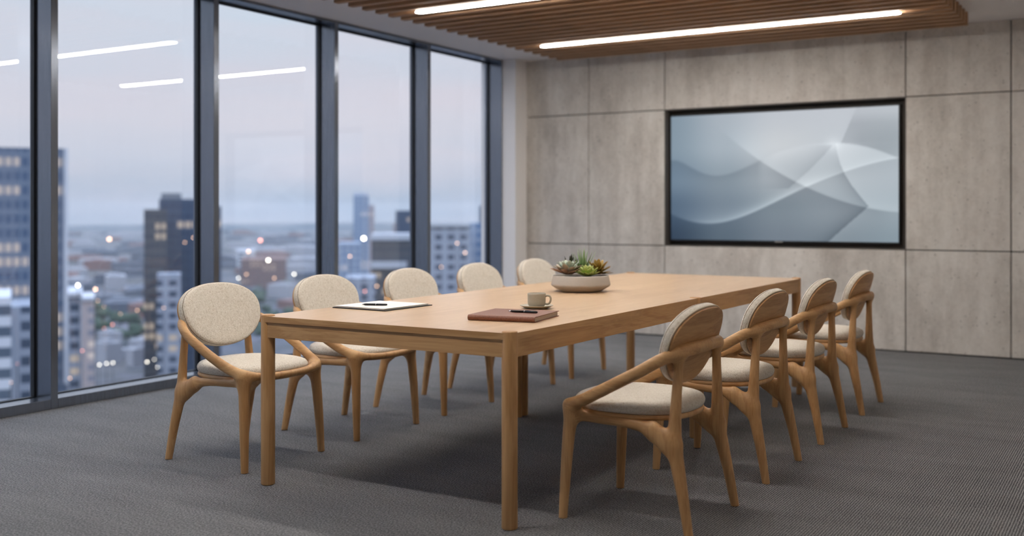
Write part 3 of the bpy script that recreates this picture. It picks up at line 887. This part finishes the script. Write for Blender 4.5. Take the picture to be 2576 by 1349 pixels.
# ------------------------------------------------------------------ the city outside
GZ = -70.0
def on_ground(u, v, z=GZ):
    d = FPX*(CAMH-z)/(v-VH); return ray(u, v, d), d
def city_ground():
    N = NT('city_ground'); c_ = N.coord()
    vo = N.n('ShaderNodeTexVoronoi', feature='F1'); vo.inputs['Scale'].default_value = .016; N.set(vo.inputs['Vector'], c_)
    a = N.noise(c_, .012, 5, .6); b = N.noise(c_, .09, 4, .6)
    col = N.ramp(N.math('ADD', N.math('MULTIPLY', a, .6), N.math('MULTIPLY', b, .4)), [(.40, lin(34, 48, 48)), (.50, lin(56, 67, 76)), (.58, lin(84, 90, 104)), (.66, lin(120, 122, 132))])
    gr, gg, gb = N.n('ShaderNodeSeparateColor').outputs
    sepn = [n for n in N.t.nodes if n.bl_idname == 'ShaderNodeSeparateColor'][0]; N.t.links.new(vo.outputs['Color'], sepn.inputs[0])
    col = N.mix(N.math('MULTIPLY', gr, .35), col, lin(150, 142, 140))
    N.bsdf(col, .9, 0, None, .2); return N.m
o = mesh_obj('city_ground', [(-30, -800, GZ), (-30, 4200, GZ), (-4600, 6200, GZ), (-5200, -800, GZ)], [(0, 1, 2, 3)], city_ground()); tag(o, kind='structure')
# distant wooded ridge closing the plain
def ridge():
    bm = bmesh.new(); rows = []
    for i in range(90):
        u = -500+22*i; d = 4150+120*math.sin(i*.21)
        p = ray(u, VH, d); p2 = ray(u, VH, d+350)
        hgt = 14+7*math.sin(i*.33)+5*math.sin(i*.77+1)+random.uniform(-1, 1)
        rows.append([bm.verts.new((p.x, p.y, GZ-1)), bm.verts.new(((p.x*2+p2.x)/3, (p.y*2+p2.y)/3, GZ+hgt*.7)), bm.verts.new((p2.x, p2.y, GZ+hgt)), bm.verts.new((p2.x*1.1, p2.y*1.1, GZ-1))])
    for a_, b_ in zip(rows[:-1], rows[1:]):
        for i in range(3): bm.faces.new((a_[i], b_[i], b_[i+1], a_[i+1]))
    return bm_obj('hills', bm, plain('ridge_woods', lin(46, 64, 78), .9), None, True)
tag(ridge(), kind='structure')

FAC = {}
def facade(name, wall, win, fh, ww, wf=.6, hf=.55, lit=.12, litcol=(1.0, .80, .58), ls=.42, rough=.35):
    N = NT(name); c_ = N.coord(); x, y, z = N.sep(c_)
    hx = N.math('DIVIDE', N.math('ADD', x, y), ww); hz = N.math('DIVIDE', z, fh)
    fx = N.math('FRACT', hx); fz = N.math('FRACT', hz)
    geo = N.n('ShaderNodeNewGeometry'); nz = N.sep(geo.outputs['Normal'])[2]
    wallside = N.math('LESS_THAN', N.math('ABSOLUTE', nz), .5)
    isw = N.math('MULTIPLY', N.math('MULTIPLY', N.math('LESS_THAN', fx, wf), N.math('LESS_THAN', fz, hf)), wallside)
    wn = N.n('ShaderNodeTexWhiteNoise', noise_dimensions='2D')
    N.set(wn.inputs['Vector'], N.comb(N.math('FLOOR', N.math('MULTIPLY', hx, .34)), N.math('FLOOR', hz), 0.0))
    on = N.math('MULTIPLY', N.math('LESS_THAN', wn.outputs['Value'], lit), isw)
    col = N.mix(isw, wall, win)
    N.bsdf(col, N.math('MULTIPLY_ADD', isw, -(.8-rough), .8), 0, None, .5, (*litcol, 1), N.math('MULTIPLY', on, ls))
    return N.m

def cbox(bm, x0, x1, y0, y1, z0, z1): add_box(bm, x0, x1, y0, y1, z0, z1)
placed = []
def building(name, u0, u1, vtop, d, depth, mat, label, cat='building', rot=None, roof=None, parts=(), base=GZ, group=None):
    """footprint facing the window at distance d between picture columns u0..u1; roof at vtop"""
    t0, t1 = math.atan((u0-1288)/FPX), math.atan((u1-1288)/FPX)
    ang = YAW-t1; p1 = ray(u1, VH, d); wdt = p1.xy.length*math.tan(t1-t0); H_ = CAMH-(vtop-VH)/FPX*d-base
    pc = p1-Vector((math.cos(ang), math.sin(ang), 0))*wdt/2
    t = empty(name, (pc.x, pc.y, base), ang); tag(t, label, cat, group)
    fv = Vector((-math.sin(ang), math.cos(ang)))
    for q_ in np.linspace(-wdt/2, wdt/2, max(2, int(wdt/15)+1)):
        placed.append((pc.x+math.cos(ang)*q_+fv.x*depth/2, pc.y+math.sin(ang)*q_+fv.y*depth/2, depth/2+8))
    box_obj('body', -wdt/2, wdt/2, 0, depth, 0, H_, mat, t)
    for nm, ax0, ax1, ay0, ay1, az0, az1, m_ in parts:
        box_obj(nm, ax0*wdt, ax1*wdt, ay0*depth, ay1*depth, H_+az0, H_+az1, m_, t)
    return t, wdt, H_
F_glass = facade('facade_blue_glass', lin(104, 116, 134), lin(64, 84, 112), 3.6, 1.9, .72, .6, .3)
F_glass2 = facade('facade_dark_glass', lin(80, 80, 84), lin(50, 58, 70), 3.8, 2.2, .7, .6, .1)
F_navy = facade('facade_navy_glass', lin(58, 74, 98), lin(38, 56, 84), 3.8, 3.0, .8, .7, .05)
F_white = facade('facade_white_office', lin(196, 200, 208), lin(74, 88, 104), 4.2, 9.0, .78, .5, .03)
F_grid = facade('facade_grey_grid', lin(150, 158, 172), lin(58, 72, 92), 4.0, 5.0, .55, .55, .05)
F_pale = facade('facade_pale_tower', lin(146, 160, 180), lin(96, 122, 156), 4.0, 4.0, .6, .6, .06)
F_pink = facade('facade_pinkish_tower', lin(196, 182, 180), lin(150, 150, 162), 4.0, 4.0, .5, .5, .06)
F_brick = facade('facade_brown_brick', lin(122, 96, 92), lin(72, 70, 82), 3.6, 4.0, .5, .5, .06)
M_roof = plain('grey_roof', lin(120, 126, 134), .9); M_roofp = plain('pale_roof', lin(186, 190, 198), .9)
M_conct = plain('tower_stone', lin(190, 194, 202), .8)
building('office_tower', -190, 166, 374, 268, 34, F_glass, 'tall blue glass tower with lit floors at the left edge', parts=[('edge_pier', .485, .515, -.04, .04, -60, 0, M_conct), ('plant_room', -.3, .3, .2, .8, 0, .1, M_roof)])
building('office_tower', 362, 420, 527, 400, 30, F_glass2, 'dark grey tower block, lower left half of the twin towers')
building('office_tower', 400, 492, 501, 436, 24, F_navy, 'navy glass tower rising behind the dark grey block', parts=[('plant_room', -.45, .1, .2, .8, 0, 2.5, M_roof)])
building('office_tower', 488, 557, 519, 464, 26, F_navy, 'navy tower edge peeking out beside the second mullion')
building('office_block', 395, 455, 690, 385, 14, F_grid, 'grey mid-rise annex at the foot of the dark tower')
building('office_tower', 889, 928, 492, 950, 30, F_pale, 'slim pale blue tower in the fourth window', parts=[('crown', -.5, .4, .1, .9, 0, 3, M_conct)])
building('office_tower', 924, 942, 516, 986, 24, F_pink, 'thin pinkish tower attached right of the slim blue one')
building('office_tower', 995, 1052, 530, 720, 30, F_navy, 'dark blue stepped tower left of the fourth mullion', parts=[('setback', -.62, -.5, .1, .9, -30, -9, F_pink)])
building('office_block', 934, 1062, 596, 470, 30, F_glass2, 'broad dark office block with pale roof band in fourth window', parts=[('roof_band', -.51, .51, -.03, 1.02, -1.5, 1.2, M_roofp), ('canopy_band', -.51, .2, -.08, 0, -14, -11, M_roofp)])
building('office_block', 1070, 1182, 574, 420, 24, F_grid, 'wide grey gridded office block in the last window', parts=[('parapet', -.5, .5, -.02, 1.02, 0, 1.0, M_roof), ('mast', .2, .205, .5, .52, 0, 7, M_conct)])
building('office_tower', 1183, 1211, 561, 450, 22, F_pale, 'pale slab between the grid block and blue tower')
building('office_tower', 1206, 1262, 518, 480, 26, F_navy, 'blue glass tower behind the last mullion')
building('office_block', -60, 28, 748, 210, 26, F_white, 'white office building with dark window bands, bottom left corner')
building('office_block', 26, 78, 770, 240, 24, F_grid, 'light grey windowed block beside the white office building')
building('office_block', 148, 204, 748, 330, 30, F_grid, 'grey apartment block right of the first mullion', parts=[('roof_slab', -.5, .55, -.03, 1.03, 0, 1.4, M_roofp)])
building('office_block', 205, 237, 757, 366, 26, F_pink, 'pinkish narrow block beside the grey apartment block', parts=[('roof_slab', -.5, .55, -.03, 1.03, 0, 1.2, M_roofp)])
building('warehouse', 606, 720, 652, 960, 60, F_brick, 'brown brick warehouse block in the third window')
building('office_block', 596, 642, 630, 1250, 40, F_white, 'white block left of the brown brick warehouse')
building('office_block', 852, 905, 612, 640, 30, F_pale, 'pale blue block under the slim tower')
building('office_block', 870, 945, 700, 420, 26, F_grid, 'grey block below the bright lamp in fourth window')

warm, white, red = emissive('lamp_warm', (1, .60, .38, 1), 9), emissive('lamp_white', (1, .93, .8, 1), 14), emissive('lamp_red', (1, .34, .25, 1), 8)
lamps = [(915, 600, white, 2.6), (675, 655, white, 1.8), (196, 718, white, 1.9), (240, 728, warm, 1.9), (168, 887, red, 1.1), (207, 883, red, 1.0), (250, 918, white, 1.0), (268, 915, white, 1.0), (284, 913, white, 1.0),
         (176, 952, warm, 1.0), (370, 911, white, 1.1), (388, 905, white, .7), (396, 924, white, .7), (262, 827, red, 1.0), (282, 857, red, .9), (283, 817, red, 1.1), (345, 781, warm, .9), (246, 757, warm, .8), (1170, 636, warm, 1.2), (1150, 612, warm, 1.1),
         (1110, 672, warm, .9), (948, 720, warm, 1.1), (918, 733, red, 1.1), (880, 645, warm, 1.2), (412, 775, warm, .8), (625, 633, warm, 1.6), (465, 610, warm, .9), (487, 598, warm, 1.1), (28, 963, warm, .9), (44, 916, red, .7), (262, 772, warm, .6), (303, 790, warm, .7), (655, 605, red, 2.2), (275, 602, warm, 2.4), (690, 700, warm, 1.0), (740, 690, white, 1.2), (600, 700, white, 1.0), (620, 690, warm, 1.0)]
def lamp_at(u, v):
    """foot and head of a lamp post; those in front of a tower stand on its near side"""
    dmax = 3000
    for (a0, a1, dd) in ((-190, 80, 205), (148, 240, 322), (362, 557, 380), (934, 1062, 462), (1066, 1270, 398), (850, 945, 415), (600, 725, 940)):
        if a0 <= u <= a1: dmax = min(dmax, dd)
    p, d = on_ground(u, v, GZ+9)
    d = min(d, dmax); p = ray(u, v, d)
    return p, d, p.z
for u, v, m_, s_ in lamps:
    p, d, zt = lamp_at(u, v); placed.append((p.x, p.y, 1+s_*d/FPX*1.5))

# low-rise blocks spread over the plain
lowm = [plain('block_pale', lin(158, 160, 168), .8), plain('block_grey', lin(84, 92, 106), .8), plain('block_brick', lin(124, 94, 90), .8)]
low_lab = ['small pale flat-roofed block in the blurred low city below horizon', 'small grey flat-roofed block in the blurred low city below horizon', 'small reddish flat-roofed block in the blurred low city below horizon']
low_grp = ['pale low blocks in the city', 'grey low blocks in the city', 'reddish low blocks in the city']
protos = []
for i in range(3):
    bm = bmesh.new(); add_box(bm, -.5, .5, -.5, .5, 0, 1); add_box(bm, -.2, .25, -.15, .3, 1.0, 1.12)
    protos.append(bm_obj('low_block', bm, lowm[i])); tag(protos[-1], low_lab[i], 'building', low_grp[i])
rr = random.Random(11); first_use = [True]*3
nlow = 0
for i in range(2500):
    if nlow >= 230: break
    v = 588+ (rr.random()**1.6)*215; u = rr.uniform(-250, 1320); k = rr.choice((0, 0, 1, 1, 1, 2))
    if i < 60: u, v, k = rr.uniform(250, 490), rr.uniform(872, 925), 0
    p, d = on_ground(u, v)
    if d < 260: continue
    s_ = rr.uniform(.6, 1.5)*min(1.9, .55+d/1500)*(.45 if i < 60 else 1); lx_ = 26*s_*rr.uniform(.7, 2.0); rad_ = .5*math.hypot(lx_, 18*s_)
    if any((p.x-a_)**2+(p.y-b_)**2 < (rad_+c_)**2 for a_, b_, c_ in placed): continue
    placed.append((p.x, p.y, rad_)); nlow += 1
    o = protos[k] if first_use[k] else protos[k].copy()
    if not first_use[k]: COL.objects.link(o)
    first_use[k] = False
    o.location = (p.x, p.y, GZ); o.rotation_euler = (0, 0, rr.uniform(0, PI))
    o.scale = (lx_, 18*s_, rr.uniform(5, 13)*(1 if d > 500 else .8))
# trees
N = NT('tree_leaves'); a = N.noise(N.coord(), 3, 4, .6); N.bsdf(N.ramp(a, [(.3, lin(34, 50, 42)), (.7, lin(66, 86, 66))]), .9); M_tree = N.m
M_trunk = plain('tree_trunk', lin(70, 58, 48), .9)
bm = bmesh.new(); rt = random.Random(4)
for k in range(9):
    m_ = Matrix.Translation((rt.uniform(-3, 3), rt.uniform(-3, 3), rt.uniform(5, 9))) @ Matrix.Scale(rt.uniform(2, 3.2), 4)
    bmesh.ops.create_icosphere(bm, subdivisions=2, radius=1, matrix=m_)
for vtx in bm.verts: vtx.co *= 1+rt.uniform(-.06, .06)
troot = empty('tree'); bm_obj('crown', bm, M_tree, troot, True)
bm = bmesh.new(); tube(bm, [(0, 0, 0), (.1, 0, 2.5), (0, .1, 5)], [.45, .35, .3], 8); bm_obj('trunk', bm, M_trunk, troot)
tfirst = True
for i in range(160):
    if i < 90: u, v = rr.uniform(235, 430), rr.uniform(790, 872)
    else: u, v = rr.uniform(560, 960), rr.uniform(720, 860)
    p, d = on_ground(u, v)
    if any((p.x-a_)**2+(p.y-b_)**2 < (c_+9)**2 for a_, b_, c_ in placed): continue
    placed.append((p.x, p.y, 9.0))
    t = troot if tfirst else copy_tree(troot); tfirst = False
    t.location = (p.x, p.y, GZ); s_ = rr.uniform(.8, 1.5); t.scale = (s_, s_, s_*.8); t.rotation_euler = (0, 0, rr.uniform(0, 6))
    tag(t, 'dark green leafy tree among the blurred city blocks', 'tree', 'trees between the city blocks')
# glowing street lamps
M_pole = plain('lamp_pole', lin(60, 62, 66), .5)
for u, v, m_, s_ in lamps:
    p, d, zt = lamp_at(u, v)
    t = empty('street_lamp', (p.x, p.y, GZ)); nmc = {warm.name: 'warm', white.name: 'white', red.name: 'reddish'}[m_.name]
    tag(t, 'small glowing %s light on a slim post in the blurred city' % nmc, 'street lamp', '%s lights in the city' % nmc)
    bm = bmesh.new(); tube(bm, [(0, 0, 0), (0, 0, zt-GZ)], .12, 6); bm_obj('post', bm, M_pole, t)
    rad = s_*d/FPX*1.5
    bm = bmesh.new(); bmesh.ops.create_uvsphere(bm, u_segments=12, v_segments=8, radius=rad); bm_obj('lamp_head', bm, m_, t, True, (0, 0, zt-GZ))

# airlight between the window and the horizon
N = NT('evening_haze'); vs_ = N.n('ShaderNodeVolumeScatter'); vs_.inputs['Color'].default_value = (.60, .66, .73, 1); vs_.inputs['Density'].default_value = 1/6500
N.t.links.new(vs_.outputs[0], N.out.inputs['Volume'])
hz = box_obj('haze', -6000, -30, -1500, 7000, GZ-2, 60, N.m); tag(hz, 'thin bluish evening haze over the city', kind='stuff')

# ------------------------------------------------------------------ dusk sky
wd = bpy.data.worlds.new('dusk_sky'); sc.world = wd; wd.use_nodes = True
t = wd.node_tree; t.nodes.clear()
def wn(typ): return t.nodes.new(typ)
out = wn('ShaderNodeOutputWorld'); bg = wn('ShaderNodeBackground'); t.links.new(bg.outputs[0], out.inputs[0])
tc = wn('ShaderNodeTexCoord'); sp = wn('ShaderNodeSeparateXYZ'); t.links.new(tc.outputs['Generated'], sp.inputs[0])
rp = wn('ShaderNodeValToRGB'); el = rp.color_ramp.elements
stops = [(0.0, lin(146, 163, 186)), (.02, lin(178, 190, 208)), (.05, lin(206, 210, 223)), (.085, lin(217, 216, 226)), (.13, lin(213, 217, 229)), (.2, lin(206, 221, 235)), (.5, lin(190, 206, 228)), (1.0, lin(172, 194, 226))]
while len(el) < len(stops): el.new(.5)
for e, (p_, c_) in zip(el, stops): e.position = p_; e.color = c_
t.links.new(sp.outputs[2], rp.inputs[0])
mp = wn('ShaderNodeMapping'); mp.inputs['Scale'].default_value = (2.2, 2.2, 13); t.links.new(tc.outputs['Generated'], mp.inputs[0])
no = wn('ShaderNodeTexNoise'); no.inputs['Scale'].default_value = 1.6; no.inputs['Detail'].default_value = 5; no.inputs['Roughness'].default_value = .5; t.links.new(mp.outputs[0], no.inputs['Vector'])
cr = wn('ShaderNodeValToRGB'); cr.color_ramp.elements[0].position = .42; cr.color_ramp.elements[1].position = .66; t.links.new(no.outputs[0], cr.inputs[0])
mx = wn('ShaderNodeMix'); mx.data_type = 'RGBA'; ml = wn('ShaderNodeMath'); ml.operation = 'MULTIPLY'; ml.inputs[1].default_value = .5
t.links.new(cr.outputs[0], ml.inputs[0]); t.links.new(ml.outputs[0], mx.inputs[0]); t.links.new(rp.outputs[0], mx.inputs[6]); mx.inputs[7].default_value = lin(226, 216, 224)
t.links.new(mx.outputs[2], bg.inputs[0]); mr = wn('ShaderNodeMapRange'); mr.interpolation_type = 'SMOOTHSTEP'; t.links.new(sp.outputs[2], mr.inputs[0])
mr.inputs[1].default_value = .2; mr.inputs[2].default_value = .75; mr.inputs[3].default_value = 1.08; mr.inputs[4].default_value = 4.2
t.links.new(mr.outputs[0], bg.inputs[1])

# ------------------------------------------------------------------ camera
cd = bpy.data.cameras.new('camera'); cam = bpy.data.objects.new('camera', cd); COL.objects.link(cam)
cam.location = (0, 0, CAMH); cam.rotation_euler = (PI/2, 0, YAW)
cd.sensor_width = 36; cd.lens = FPX/2576*36; cd.shift_y = -(674.5-VH)/2576; cd.clip_start = .05; cd.clip_end = 20000
cd.dof.use_dof = True; cd.dof.focus_distance = 4.8; cd.dof.aperture_fstop = 1.35
sc.camera = cam
vw = sc.view_settings; vw.view_transform = 'Standard'; vw.look = 'None'; vw.exposure = 0; vw.gamma = 1; vw.use_curve_mapping = False
cy = sc.cycles
cy.use_denoising = True; cy.max_bounces = 12; cy.diffuse_bounces = 5; cy.transparent_max_bounces = 16; cy.sample_clamp_indirect = 6; cy.use_fast_gi = False
cy.caustics_reflective = False; cy.caustics_refractive = False
